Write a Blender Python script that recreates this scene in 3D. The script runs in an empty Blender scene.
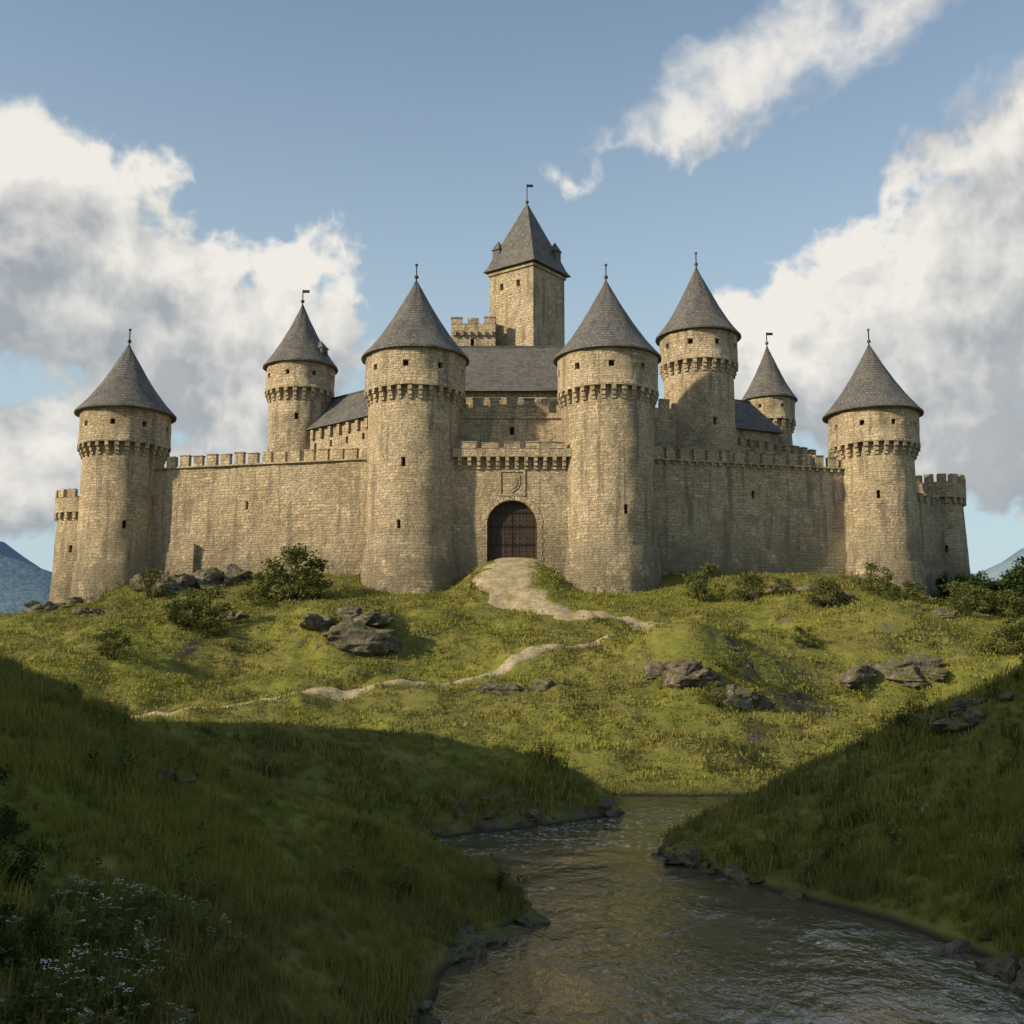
import bpy, math, random
import numpy as np
from mathutils import Vector, Matrix
random.seed(7); rng=np.random.default_rng(7)
S=bpy.context.scene
S.view_settings.view_transform='Standard'; S.view_settings.look='None'; S.view_settings.exposure=0
R=math.radians
# ---------------------------------------------------------------- helpers
def link(o,parent=None):
    S.collection.objects.link(o)
    if parent: o.parent=parent
    return o
class NT:
    def __init__(s,t): s.t=t
    def n(s,typ,ins=None,**kw):
        nd=s.t.nodes.new(typ)
        for k,v in kw.items(): setattr(nd,k,v)
        if ins:
            for k,v in ins.items():
                so=nd.inputs[k]
                if isinstance(v,bpy.types.NodeSocket): s.t.links.new(v,so)
                else: so.default_value=v
        return nd
    def m(s,op,a,b=0.0,c=None,clamp=False):
        i={0:a,1:b}
        if c is not None: i[2]=c
        return s.n('ShaderNodeMath',i,operation=op,use_clamp=clamp).outputs[0]
    def noise(s,vec,scale,detail=4,rough=.55,dist=0,dim='3D'):
        i={'Scale':scale,'Detail':detail,'Roughness':rough,'Distortion':dist}
        if vec is not None: i['Vector']=vec
        return s.n('ShaderNodeTexNoise',i,noise_dimensions=dim).outputs[0]
    def mix(s,f,a,b,bt='MIX'):
        nd=s.n('ShaderNodeMix',data_type='RGBA',blend_type=bt)
        for k,v in ((0,f),(6,a),(7,b)):
            if isinstance(v,bpy.types.NodeSocket): s.t.links.new(v,nd.inputs[k])
            else: nd.inputs[k].default_value=v if k==0 else (*v,1)
        return nd.outputs[2]
    def mr(s,v,a,b,c=0.,d=1.,smooth=True):
        return s.n('ShaderNodeMapRange',{0:v,1:a,2:b,3:c,4:d},interpolation_type='SMOOTHSTEP' if smooth else 'LINEAR').outputs[0]
def newmat(name):
    m=bpy.data.materials.new(name); m.use_nodes=True
    t=m.node_tree; t.nodes.clear(); k=NT(t)
    out=k.n('ShaderNodeOutputMaterial')
    return m,k,out
def principled(k,out,col,rough=.85,bump=None,spec=.3,bs=1.0,bd=.03,**kw):
    i={'Base Color':col if isinstance(col,bpy.types.NodeSocket) else (*col,1),'Roughness':rough,'Specular IOR Level':spec}
    i.update(kw)
    p=k.n('ShaderNodeBsdfPrincipled',i)
    if bump is not None:
        b=k.n('ShaderNodeBump',{'Strength':bs,'Distance':bd,'Height':bump})
        k.t.links.new(b.outputs[0],p.inputs['Normal'])
    k.t.links.new(p.outputs[0],out.inputs[0]); return p
def _h(ix,iy,s):
    v=np.sin(ix*127.1+iy*311.7+s*74.7)*43758.5453
    return v-np.floor(v)
def vn(x,y,s=0):
    ix=np.floor(x);iy=np.floor(y);fx=x-ix;fy=y-iy
    fx=fx*fx*fx*(fx*(fx*6-15)+10);fy=fy*fy*fy*(fy*(fy*6-15)+10)
    a=_h(ix,iy,s);b=_h(ix+1,iy,s);c=_h(ix,iy+1,s);d=_h(ix+1,iy+1,s)
    return (a+(b-a)*fx)*(1-fy)+(c+(d-c)*fx)*fy
def fbm(x,y,o=4,s=0):
    t=0;a=1;n=0
    for i in range(o):
        t=t+a*(vn(x,y,s+i*3.1)*2-1);n+=a;a*=.5
        x,y=(x*.8-y*.6)*2.03+5.1,(x*.6+y*.8)*2.03+1.7
    return t/n
def ss(a,b,x):
    t=np.clip((x-a)/(b-a),0,1);return t*t*(3-2*t)
# ---------------------------------------------------------------- terrain
shore=[(-3,-130),(-3,-20),(-2.4,5),(-1.9,15),(-1.5,19.7),(-1.1,23.8),(.1,26.9),(.7,28.5),(-.1,30.6),(-2.4,33.4),(-4.2,36.6),(-3.2,39.4),(.3,42.3),(3.5,45.0),(5,47),(3.5,48.8),(-2,49.8),(-9,50.5),(-30,49.5),(-125,49),
 (-125,54),(-30,53),(-8,53.6),(2,53),(6,52.6),(11,52.6),(20,54.5),(40,58.5),(125,62),(125,57),(40,55),(20,51.2),(13,49.8),(10.4,47.8),(8.2,43.6),(5.4,39.2),(4.6,36),(5.9,32.7),(7.9,29.5),(9.4,25.9),(10.,22),(9.6,17),(8.5,8),(8,-20),(8,-130)]
P=shore
for _ in range(2):
    Q=[]
    for i in range(len(P)):
        a=P[i];b=P[(i+1)%len(P)]
        Q+= [(a[0]*.75+b[0]*.25,a[1]*.75+b[1]*.25),(a[0]*.25+b[0]*.75,a[1]*.25+b[1]*.75)]
    P=Q
POLY=P
def sdist(x,y):
    D=np.full(x.shape,1e9);ins=np.zeros(x.shape,bool)
    n=len(POLY)
    for i in range(n):
        ax,ay=POLY[i];bx,by=POLY[(i+1)%n]
        ex,ey=bx-ax,by-ay
        t=np.clip(((x-ax)*ex+(y-ay)*ey)/(ex*ex+ey*ey+1e-12),0,1)
        D=np.minimum(D,(x-ax-t*ex)**2+(y-ay-t*ey)**2)
        if ay!=by:
            c=((ay>y)!=(by>y))&(x<(bx-ax)*(y-ay)/(by-ay)+ax)
            ins^=c
    D=np.sqrt(D)
    return np.where(ins,-D,D)
def castle_s(x,y):
    dx=np.maximum(np.abs(x)-34,0);dy=np.maximum(np.abs(y-118)-10,0)
    return np.sqrt(dx*dx+dy*dy)-8
def H(x,y,retd=False):
    x=np.asarray(x,float);y=np.asarray(y,float)
    d=sdist(x,y)+.3*fbm(x/2.5,y/2.5,3,11)
    ym=np.interp(x,[-120,-30,-8,2,7,12,20,40,120],[51.5,51.3,52.3,51.3,50.3,51,53,56.7,59.5])
    dp=np.maximum(d,0)
    left=1-ss(-2,3,x)
    g=.55*dp+.9*ss(36,41,y)*(1-ss(3,8,x))*(dp/5)*np.exp(1-dp/5)+.10*(1-np.exp(-dp/.4))
    g=g*(1-.60*left*ss(26.8,31,y)*ss(41,35.5,y)*ss(1,5,dp))
    cap=left*ss(30,35,y)*(1-ss(49,51,y))
    g=g*(1-cap)+cap*g/(1+(g/4.3)**4)**.25
    g=g/np.sqrt(1+(g/16)**2)
    g=g+ss(1,5,dp)*(.3*fbm(x/7,y/7,3,2)+.18*fbm(x/1.6,y/1.6,3,5))
    s=castle_s(x,y)+1.5*fbm(x/14,y/14,2,8)*ss(0,10,castle_s(x,y))
    hc=np.interp(s,[-6,-4,0,7,20,28,35,40,44,48,60],[14.5,14.0,12.4,10.5,6.8,4.4,2.3,1.1,.55,.12,0])
    hc=hc-1.1*ss(28,42,np.abs(x))*ss(20,2,s)
    hc=hc+2.2*np.exp(-(x/4.4)**4)*ss(9,0,s)*ss(-9,-3,s)
    kn=lambda cx,cy,r,h:h*np.exp(-(((x-cx)**2+((y-cy)*1.15)**2)/(r*r)))
    hc=hc+kn(12.5,74,5.6,3.7)+kn(-13,85,5,1.8)+kn(29,84,6,2.6)+kn(-27,80,7,2.2)+kn(2,66,5,1.2)-kn(20.5,71,5.5,2.6)-kn(-4,79,5,1.3)-kn(-20,77,5,1.4)+kn(24,92,4.5,1.6)-kn(36,84,6,1.6)
    rough=ss(1,10,s)*ss(50,40,s)
    hc=hc+rough*(1.35*fbm(x/8,y/8,4,4)+.5*fbm(x/2.6,y/2.6,3,6))
    hc=hc+3*ss(50,95,s)*(.6+fbm(x/60,y/60,3,9))
    n=hc*ss(0,5,dp)+.3*np.minimum(dp,1.2)
    w=ss(-.6,.6,y-ym)
    h=np.where(d>0,n*w+g*(1-w),np.maximum(-1.0,.7*d))
    r2=((x+77)**2+(y+18)**2)/64**2
    h=h+(50+11*fbm(x/8,y/8,3,14))*np.clip(1-r2,0,1)**2  # added hill out of view on the left, shaped to shadow the near banks
    if retd: return h,d
    return h
def axis(parts,lo,hi):
    a=[]
    for (s,e,st) in parts: a+=list(np.arange(s,e,st))
    a.append(parts[-1][1])
    st=.6;v=a[-1]
    while v<hi: st*=1.28;v+=st;a.append(v)
    st=.6;v=a[0];b=[]
    while v>lo: st*=1.28;v-=st;b.append(v)
    return np.array(b[::-1]+a)
xs=axis([(-56,-24,.5),(-24,24,.24),(24,56,.5)],-4500,4500)
ys=axis([(8,54,.24),(54,126,.42)],-4500,6000)
xs=np.unique(np.concatenate([xs,np.arange(-142,-56,2.)]));ys=np.unique(np.concatenate([ys,np.arange(-90,8,2.)]))
X,Y=np.meshgrid(xs,ys)
Z=H(X.ravel(),Y.ravel())
nx,ny=len(xs),len(ys)
V=np.stack([X.ravel(),Y.ravel(),Z],1)
i=np.arange(nx*ny).reshape(ny,nx)
F=np.stack([i[:-1,:-1].ravel(),i[:-1,1:].ravel(),i[1:,1:].ravel(),i[1:,:-1].ravel()],1)
def npmesh(name,V,F,mat=None,smooth=True,parent=None,linkit=True):
    me=bpy.data.meshes.new(name)
    k=F.shape[1]
    me.vertices.add(len(V));me.vertices.foreach_set('co',np.asarray(V,np.float32).ravel())
    me.loops.add(F.size);me.loops.foreach_set('vertex_index',F.astype(np.int32).ravel())
    me.polygons.add(len(F));me.polygons.foreach_set('loop_start',np.arange(0,F.size,k,dtype=np.int32))
    me.polygons.foreach_set('loop_total',np.full(len(F),k,np.int32))
    me.update(calc_edges=True);me.validate()
    me.polygons.foreach_set('use_smooth',np.full(len(me.polygons),smooth))
    if mat: me.materials.append(mat)
    o=bpy.data.objects.new(name,me)
    if linkit: link(o,parent)
    return o
def grasscol(k):
    pos=k.n('ShaderNodeNewGeometry').outputs['Position']
    n1=k.noise(pos,.13,2,.6);n2=k.noise(pos,.8,2,.6)
    c=k.mix(k.mr(n1,.38,.62),(.085,.118,.024),(.215,.225,.042))
    c=k.mix(k.mr(n2,.42,.70,0,.8),c,(.30,.265,.058))
    c=k.mix(k.mr(n1,.60,.42,0,.4),c,(.28,.225,.075))
    return c,pos,n1,n2
def m_ground():
    m,k,o=newmat('grass_ground')
    c,pos,n1,n2=grasscol(k)
    c=k.mix(.35,c,(.06,.062,.02))
    geo=k.n('ShaderNodeNewGeometry')
    nz=k.n('ShaderNodeSeparateXYZ',{0:geo.outputs['True Normal']}).outputs[2]
    pz=k.n('ShaderNodeSeparateXYZ',{0:pos}).outputs[2]
    rn=k.noise(pos,1.3,5,.65)
    rock=k.mix(k.mr(rn,.3,.7),(.05,.042,.03),(.16,.13,.09))
    f=k.mr(k.m('ADD',nz,k.m('MULTIPLY',k.m('SUBTRACT',k.noise(pos,.45,3,.6),.5),.4)),.70,.62)
    c=k.mix(f,c,rock)
    c=k.mix(k.mr(pz,.20,.02),c,(.045,.038,.028))
    principled(k,o,c,.95,rn,.1,.8,.2); return m
M_ground=m_ground()
terrain=npmesh('terrain',V,F,M_ground)
def m_blade():
    m,k,o=newmat('grass_blade')
    c,pos,n1,n2=grasscol(k)
    rnd=k.n('ShaderNodeObjectInfo').outputs['Random']
    c=k.mix(k.m('MULTIPLY',rnd,.5),c,(.31,.28,.085))
    d=k.n('ShaderNodeBsdfDiffuse',{'Color':c});t=k.n('ShaderNodeBsdfTranslucent',{'Color':c})
    x=k.n('ShaderNodeMixShader',{0:.25,1:d.outputs[0],2:t.outputs[0]})
    k.t.links.new(x.outputs[0],o.inputs[0]);return m
M_blade=m_blade()
def m_leaf(name,a,b):
    m,k,o=newmat(name)
    pos=k.n('ShaderNodeNewGeometry').outputs['Position']
    c=k.mix(k.mr(k.noise(pos,2.2,1,.6),.35,.65),a,b)
    d=k.n('ShaderNodeBsdfDiffuse',{'Color':c});t=k.n('ShaderNodeBsdfTranslucent',{'Color':c})
    x=k.n('ShaderNodeMixShader',{0:.25,1:d.outputs[0],2:t.outputs[0]})
    k.t.links.new(x.outputs[0],o.inputs[0]);return m
M_leaf=m_leaf('shrub_leaves',(.06,.078,.024),(.18,.185,.06))
M_leafd=m_leaf('tree_leaves',(.028,.046,.017),(.07,.095,.028))
m,k,o=newmat('bark');principled(k,o,(.06,.045,.03),.9);M_bark=m
m,k,o=newmat('flower_white');principled(k,o,(.72,.72,.62),.7);M_fl=m
def m_stone():
    m,k,o=newmat('castle_stone')
    tc=k.n('ShaderNodeTexCoord');uv=tc.outputs['UV'];pos=k.n('ShaderNodeNewGeometry').outputs['Position']
    nz=k.n('ShaderNodeTexNoise',{'Vector':uv,'Scale':1.1,'Detail':4,'Roughness':.65})
    off=k.n('ShaderNodeVectorMath',{0:nz.outputs['Color'],1:(.5,.5,.5)},operation='SUBTRACT').outputs[0]
    off=k.n('ShaderNodeVectorMath',{0:off,1:(.7,.30,.3)},operation='MULTIPLY').outputs[0]
    v=k.n('ShaderNodeVectorMath',{0:uv,1:off},operation='ADD').outputs[0]
    def brick(w,h,ms,c1,c2,cm,bias=0,sq=1.,sf=2):
        return k.n('ShaderNodeTexBrick',{'Vector':v,'Color1':(*c1,1),'Color2':(*c2,1),'Mortar':(*cm,1),'Scale':1.,'Mortar Size':ms,'Mortar Smooth':.6,'Bias':bias,'Brick Width':w,'Row Height':h},squash=sq,squash_frequency=sf,offset=.43)
    b1=brick(.74,.32,.024,(.88,.71,.46),(.50,.39,.245),(.46,.37,.24),0,.7,3)
    b2=brick(.46,.23,.02,(.82,.66,.425),(.50,.40,.26),(.44,.355,.24),0,1.3,2)
    sel=k.mr(k.noise(pos,.35,3,.6),.44,.56)
    c=k.mix(sel,b1.outputs[0],b2.outputs[0])
    fac=k.n('ShaderNodeMix',{0:sel,2:b1.outputs[1],3:b2.outputs[1]},data_type='FLOAT').outputs[0]
    c=k.mix(k.mr(k.noise(pos,.2,4,.65),.36,.64,0,.6),c,(.86,.71,.48))
    c=k.mix(k.mr(k.noise(pos,.42,5,.74),.50,.66,0,.72),c,(.36,.30,.215))
    c=k.mix(k.mr(k.noise(pos,1.1,4,.7),.54,.66,0,.65),c,(.62,.43,.225))
    st=k.n('ShaderNodeVectorMath',{0:pos,1:(1.1,1.1,.10)},operation='MULTIPLY').outputs[0]
    c=k.mix(k.mr(k.noise(st,1.2,4,.6),.51,.66,0,.72),c,(.27,.23,.17))
    pz=k.n('ShaderNodeSeparateXYZ',{0:pos}).outputs[2]
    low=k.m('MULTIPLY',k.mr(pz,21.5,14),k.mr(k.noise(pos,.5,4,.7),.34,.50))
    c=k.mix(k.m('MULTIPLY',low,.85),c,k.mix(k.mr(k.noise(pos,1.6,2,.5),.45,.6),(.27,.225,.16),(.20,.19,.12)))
    fine=k.noise(pos,4.2,4,.8)
    c=k.mix(k.mr(fine,.46,.62,0,.65),c,(.32,.255,.17))
    bh=k.m('ADD',k.m('MULTIPLY',fac,-.9),k.m('ADD',k.m('MULTIPLY',k.noise(pos,2.4,5,.75),2.4),fine))
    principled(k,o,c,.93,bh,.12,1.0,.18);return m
M_stone=m_stone()
def m_slate():
    m,k,o=newmat('slate_roof')
    uv=k.n('ShaderNodeTexCoord').outputs['UV'];pos=k.n('ShaderNodeNewGeometry').outputs['Position']
    b=k.n('ShaderNodeTexBrick',{'Vector':uv,'Color1':(.18,.168,.155,1),'Color2':(.10,.095,.09,1),'Mortar':(.05,.048,.046,1),'Scale':1.,'Mortar Size':.022,'Mortar Smooth':.5,'Brick Width':.42,'Row Height':.3})
    c=k.mix(k.mr(k.noise(pos,.7,4,.65),.4,.7,0,.6),b.outputs[0],(.19,.175,.135))
    c=k.mix(k.mr(k.noise(pos,4,3,.7),.5,.70,0,.6),c,(.07,.068,.064))
    sep=k.n('ShaderNodeSeparateXYZ',{0:uv}).outputs[1]
    saw=k.m('FRACT',k.m('DIVIDE',sep,.3))
    bh=k.m('ADD',k.m('MULTIPLY',saw,-.6),k.m('ADD',k.m('MULTIPLY',b.outputs[1],-.5),k.noise(pos,3,4,.7)))
    principled(k,o,c,.75,bh,.25,.9,.10);return m
M_slate=m_slate()
m,k,o=newmat('window_dark');principled(k,o,(.03,.025,.02),.9);M_dark=m
m,k,o=newmat('iron');principled(k,o,(.03,.028,.027),.5,Metallic=.6);M_iron=m
m,k,o=newmat('oak_door');pos=k.n('ShaderNodeNewGeometry').outputs['Position']
sv=k.n('ShaderNodeVectorMath',{0:pos,1:(9,9,.6)},operation='MULTIPLY').outputs[0]
c=k.mix(k.mr(k.noise(sv,1.5,5,.6),.3,.7),(.035,.024,.018),(.085,.058,.044));principled(k,o,c,.75,k.noise(sv,1.5,5,.6),.25,.5,.02);M_oak=m
def m_rock():
    m,k,o=newmat('rock');pos=k.n('ShaderNodeNewGeometry').outputs['Position'];nr=k.n('ShaderNodeNewGeometry').outputs['Normal']
    n=k.noise(pos,1.5,6,.75);c=k.mix(k.mr(n,.3,.7),(.06,.05,.038),(.28,.235,.175))
    nz=k.n('ShaderNodeSeparateXYZ',{0:nr}).outputs[2]
    c=k.mix(k.m('MULTIPLY',k.mr(nz,.35,.9),k.mr(k.noise(pos,1.1,3,.6),.40,.54)),c,(.13,.135,.04))
    principled(k,o,c,.9,n,.2,1.,.4);return m
M_rock=m_rock()
def m_path():
    m,k,o=newmat('path_gravel');pos=k.n('ShaderNodeNewGeometry').outputs['Position']
    c=k.mix(k.mr(k.noise(pos,.9,5,.65),.3,.7),(.30,.24,.15),(.48,.40,.27))
    c=k.mix(k.mr(k.noise(pos,2.2,4,.7),.48,.60,0,.75),c,(.23,.20,.075))
    principled(k,o,c,.95,k.noise(pos,8,4,.7),.1,1.,.06);return m
M_path=m_path()
def m_water():
    m,k,o=newmat('river_water');pos=k.n('ShaderNodeNewGeometry').outputs['Position']
    p2=k.n('ShaderNodeVectorMath',{0:pos,1:(1,.6,1)},operation='MULTIPLY').outputs[0]
    a=k.noise(p2,1.1,2,.5,.6);b=k.noise(p2,4.2,3,.6,.8);c3=k.noise(pos,.25,2,.5)
    h=k.m('ADD',k.m('MULTIPLY',a,1.0),k.m('MULTIPLY',b,.5))
    amp=k.mr(c3,.38,.62,.5,1.4)
    h=k.m('MULTIPLY',h,amp)
    py=k.n('ShaderNodeSeparateXYZ',{0:pos}).outputs[1]
    foam=k.m('MULTIPLY',k.mr(b,.53,.63),k.mr(k.m('ADD',k.noise(pos,.5,3,.6),k.m('MULTIPLY',k.m('MULTIPLY',k.mr(py,36,40),k.mr(py,50,46)),.26)),.58,.66))
    col=k.mix(k.m('MULTIPLY',foam,.65),(.095,.085,.045),(.64,.63,.57))
    principled(k,o,col,.08,h,.6,.9,.095,IOR=1.6);return m
M_water=m_water()
Vw=np.array([(-130,-130,0),(130,-130,0),(130,72,0),(-130,72,0)],float)
npmesh('river',Vw,np.array([[0,1,2,3]]),M_water)
# ---------------------------------------------------------------- path
def path_curve(pts,step=.35):
    pts=[np.array(p,float) for p in pts]
    for _ in range(3):
        q=[pts[0]]
        for a,b in zip(pts[:-1],pts[1:]): q+=[a*.75+b*.25,a*.25+b*.75]
        q.append(pts[-1]);pts=q
    pts=np.array(pts);L=np.r_[0,np.cumsum(np.hypot(*(np.diff(pts[:,:2],axis=0).T)))]
    t=np.arange(0,L[-1],step)
    return np.stack([np.interp(t,L,pts[:,j]) for j in range(pts.shape[1])],1)
main_path=path_curve([(0,103,2.8),(0,100,2.9),(-.8,96.5,2.5),(2.2,93,1.8),(7,90.3,1.2),(11.5,88.4,.9),(14.5,86.6,.7),(12.2,84.8,.65),(8,82.6,.65),(2,78.6,.6),(-5.3,73.2,.6),(-11.8,69.4,.65),(-20,66.5,.5),(-34,64,.5)])
def strip(name,C):
    T=np.gradient(C[:,:2],axis=0);T/=np.hypot(T[:,0],T[:,1])[:,None]
    N=np.stack([-T[:,1],T[:,0]],1);k=9
    W=C[:,2][:,None]*(1+.65*fbm(np.arange(len(C))[:,None]*.3+np.array([[0,50]]),np.zeros((len(C),2)),3,3))
    t=np.linspace(0,1,k)[None,:]
    off=-W[:,:1]*(1-t)+W[:,1:]*t
    x=C[:,:1]+N[:,:1]*off;y=C[:,1:2]+N[:,1:2]*off
    z=H(x.ravel(),y.ravel()).reshape(x.shape)+.11-.15*(np.abs(t*2-1)**6)
    n=len(C);i=np.arange(n*k).reshape(n,k)
    F=np.stack([i[:-1,:-1].ravel(),i[:-1,1:].ravel(),i[1:,1:].ravel(),i[1:,:-1].ravel()],1)[:,::-1]
    return npmesh(name,np.stack([x.ravel(),y.ravel(),z.ravel()],1),F,M_path)
strip('dirt_path',main_path)
allp=main_path
# ---------------------------------------------------------------- masonry builder
class MB:
    def __init__(s): s.v=[];s.f=[];s.uv=[];s.m=[];s.sm=[]
    def quad(s,p,uv,mat=0):
        b=len(s.v);s.v+= [tuple(q) for q in p];s.f.append(tuple(range(b,b+len(p))));s.uv+=list(uv);s.m.append(mat);s.sm.append(False)
    def box(s,c,ax,ay,hx,hy,hz,mat=0,top=1.0):
        c=Vector(c);ax=Vector(ax);ay=Vector(ay);az=Vector((0,0,1))
        o=random.random()*7
        def pt(i,j,l):
            f=top if l>0 else 1
            return c+ax*hx*i*f+ay*hy*j*f+az*hz*l
        for q,(a,b) in (([(-1,-1,-1),(1,-1,-1),(1,-1,1),(-1,-1,1)],(hx,hz)),([(1,1,-1),(-1,1,-1),(-1,1,1),(1,1,1)],(hx,hz)),
                  ([(1,-1,-1),(1,1,-1),(1,1,1),(1,-1,1)],(hy,hz)),([(-1,1,-1),(-1,-1,-1),(-1,-1,1),(-1,1,1)],(hy,hz)),
                  ([(-1,-1,1),(1,-1,1),(1,1,1),(-1,1,1)],(hx,hy)),([(-1,1,-1),(1,1,-1),(1,-1,-1),(-1,-1,-1)],(hx,hy))):
            s.quad([pt(*r) for r in q],[(o,o),(o+2*a,o),(o+2*a,o+2*b),(o,o+2*b)],mat)
    def shell(s,us,vs,Pf,UVf,holes=(),mat=0,dark=1,depth=.5,smooth=True):
        us=sorted(set([round(u,5) for u in us]+[round(h[j],5) for h in holes for j in (0,1)]))
        vs=sorted(set([round(u,5) for u in vs]+[round(h[j],5) for h in holes for j in (2,3)]))
        b=len(s.v);nu=len(us)
        for v in vs:
            for u in us: s.v.append(tuple(Pf(u,v,0)))
        for j in range(len(vs)-1):
            for i in range(nu-1):
                um=(us[i]+us[i+1])/2;vm=(vs[j]+vs[j+1])/2
                if any(h[0]<um<h[1] and h[2]<vm<h[3] for h in holes): continue
                a=b+j*nu+i
                s.f.append((a,a+1,a+1+nu,a+nu))
                s.uv+=[UVf(us[i],vs[j]),UVf(us[i+1],vs[j]),UVf(us[i+1],vs[j+1]),UVf(us[i],vs[j+1])]
                s.m.append(mat);s.sm.append(smooth)
        for h in holes:
            u0,u1,v0,v1=h[:4]
            f=[Pf(u0,v0,0),Pf(u1,v0,0),Pf(u1,v1,0),Pf(u0,v1,0)];k=[Pf(u0,v0,depth),Pf(u1,v0,depth),Pf(u1,v1,depth),Pf(u0,v1,depth)]
            for a in range(4):
                c=(a+1)%4
                s.quad([f[a],f[c],k[c],k[a]],[(0,0),(.5,0),(.5,.5),(0,.5)],mat)
            s.quad(k,[(0,0),(1,0),(1,1),(0,1)],dark)
    def build(s,name,mats,parent=None):
        me=bpy.data.meshes.new(name);me.from_pydata(s.v,[],s.f);me.materials.clear()
        for m in mats: me.materials.append(m)
        me.polygons.foreach_set('material_index',s.m);me.polygons.foreach_set('use_smooth',s.sm)
        ul=me.uv_layers.new(name='UVMap');ul.data.foreach_set('uv',np.array(s.uv,np.float32).ravel())
        me.update();return link(bpy.data.objects.new(name,me),parent)
castle=bpy.data.objects.new('castle',None);link(castle)
SM=[M_stone,M_dark,M_slate,M_iron]
def rwob(th,z,sd): return .06*math.sin(3*th+z*.35+sd)+.035*math.sin(9*th-z*1.1+sd*2)+.025*math.sin(21*th+z*2.7)
def lathe_rows(mb,cx,cy,prof,zs,Rref,holes=(),mat=0,sd=0,seg=80,depth=.5,wob=1,voff=0):
    pz=[p[1] for p in prof];pr=[p[0] for p in prof]
    def Pf(u,v,dp):
        r=float(np.interp(v,pz,pr))+wob*rwob(u,v,sd)-dp
        return (cx+r*math.cos(u),cy+r*math.sin(u),v)
    us=[math.pi/2+2*math.pi*i/seg for i in range(seg+1)]
    mb.shell(us,zs,Pf,lambda u,v:(u*Rref+sd*3.3,v+voff),holes,mat,1,depth)
def ring(mb,cx,cy,r0,r1,z,mat=0,seg=64,down=True):
    for i in range(seg):
        a=2*math.pi*i/seg;b=2*math.pi*(i+1)/seg
        q=[(cx+r*math.cos(t),cy+r*math.sin(t),z) for r,t in ((r0,a),(r1,a),(r1,b),(r0,b))]
        if down: q=q[::-1]
        mb.quad(q,[(0,0),(.3,0),(.3,.3),(0,.3)],mat)
def finial(mb,x,y,z,h=1.6,flag=True,dr=1):
    mb.box((x,y,z+h/2-.2),(1,0,0),(0,1,0),.05,.05,h/2+.2,3)
    mb.box((x,y,z+.35),(.7,.7,0),(-.7,.7,0),.14,.14,.14,3)
    if flag: mb.box((x+dr*.38,y,z+h-.2),(1,0,0),(0,1,0),.36,.02,.16,3)
    else: mb.box((x,y,z+h-.1),(.7,.7,0),(-.7,.7,0),.1,.1,.1,3)
def cone_roof(x,y,re,rin,ze,za,sd,seg=64):
    mb=MB();n=16;rows=[]
    for i in range(n+1):
        t=i/n; rows.append((max(re*((1-t)*.84+.16*(1-t)**4),.03),ze+(za-ze)*t))
    lathe_rows(mb,x,y,rows,[r[1] for r in rows],re*.8,mat=0,sd=sd,seg=seg,wob=.6)
    lathe_rows(mb,x,y,[(re-.02,ze-.16),(re,ze)],[ze-.16,ze],re*.8,sd=sd,seg=seg,wob=.6)
    ring(mb,x,y,rin-.3,re-.02,ze-.16,0,seg)
    return mb
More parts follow.
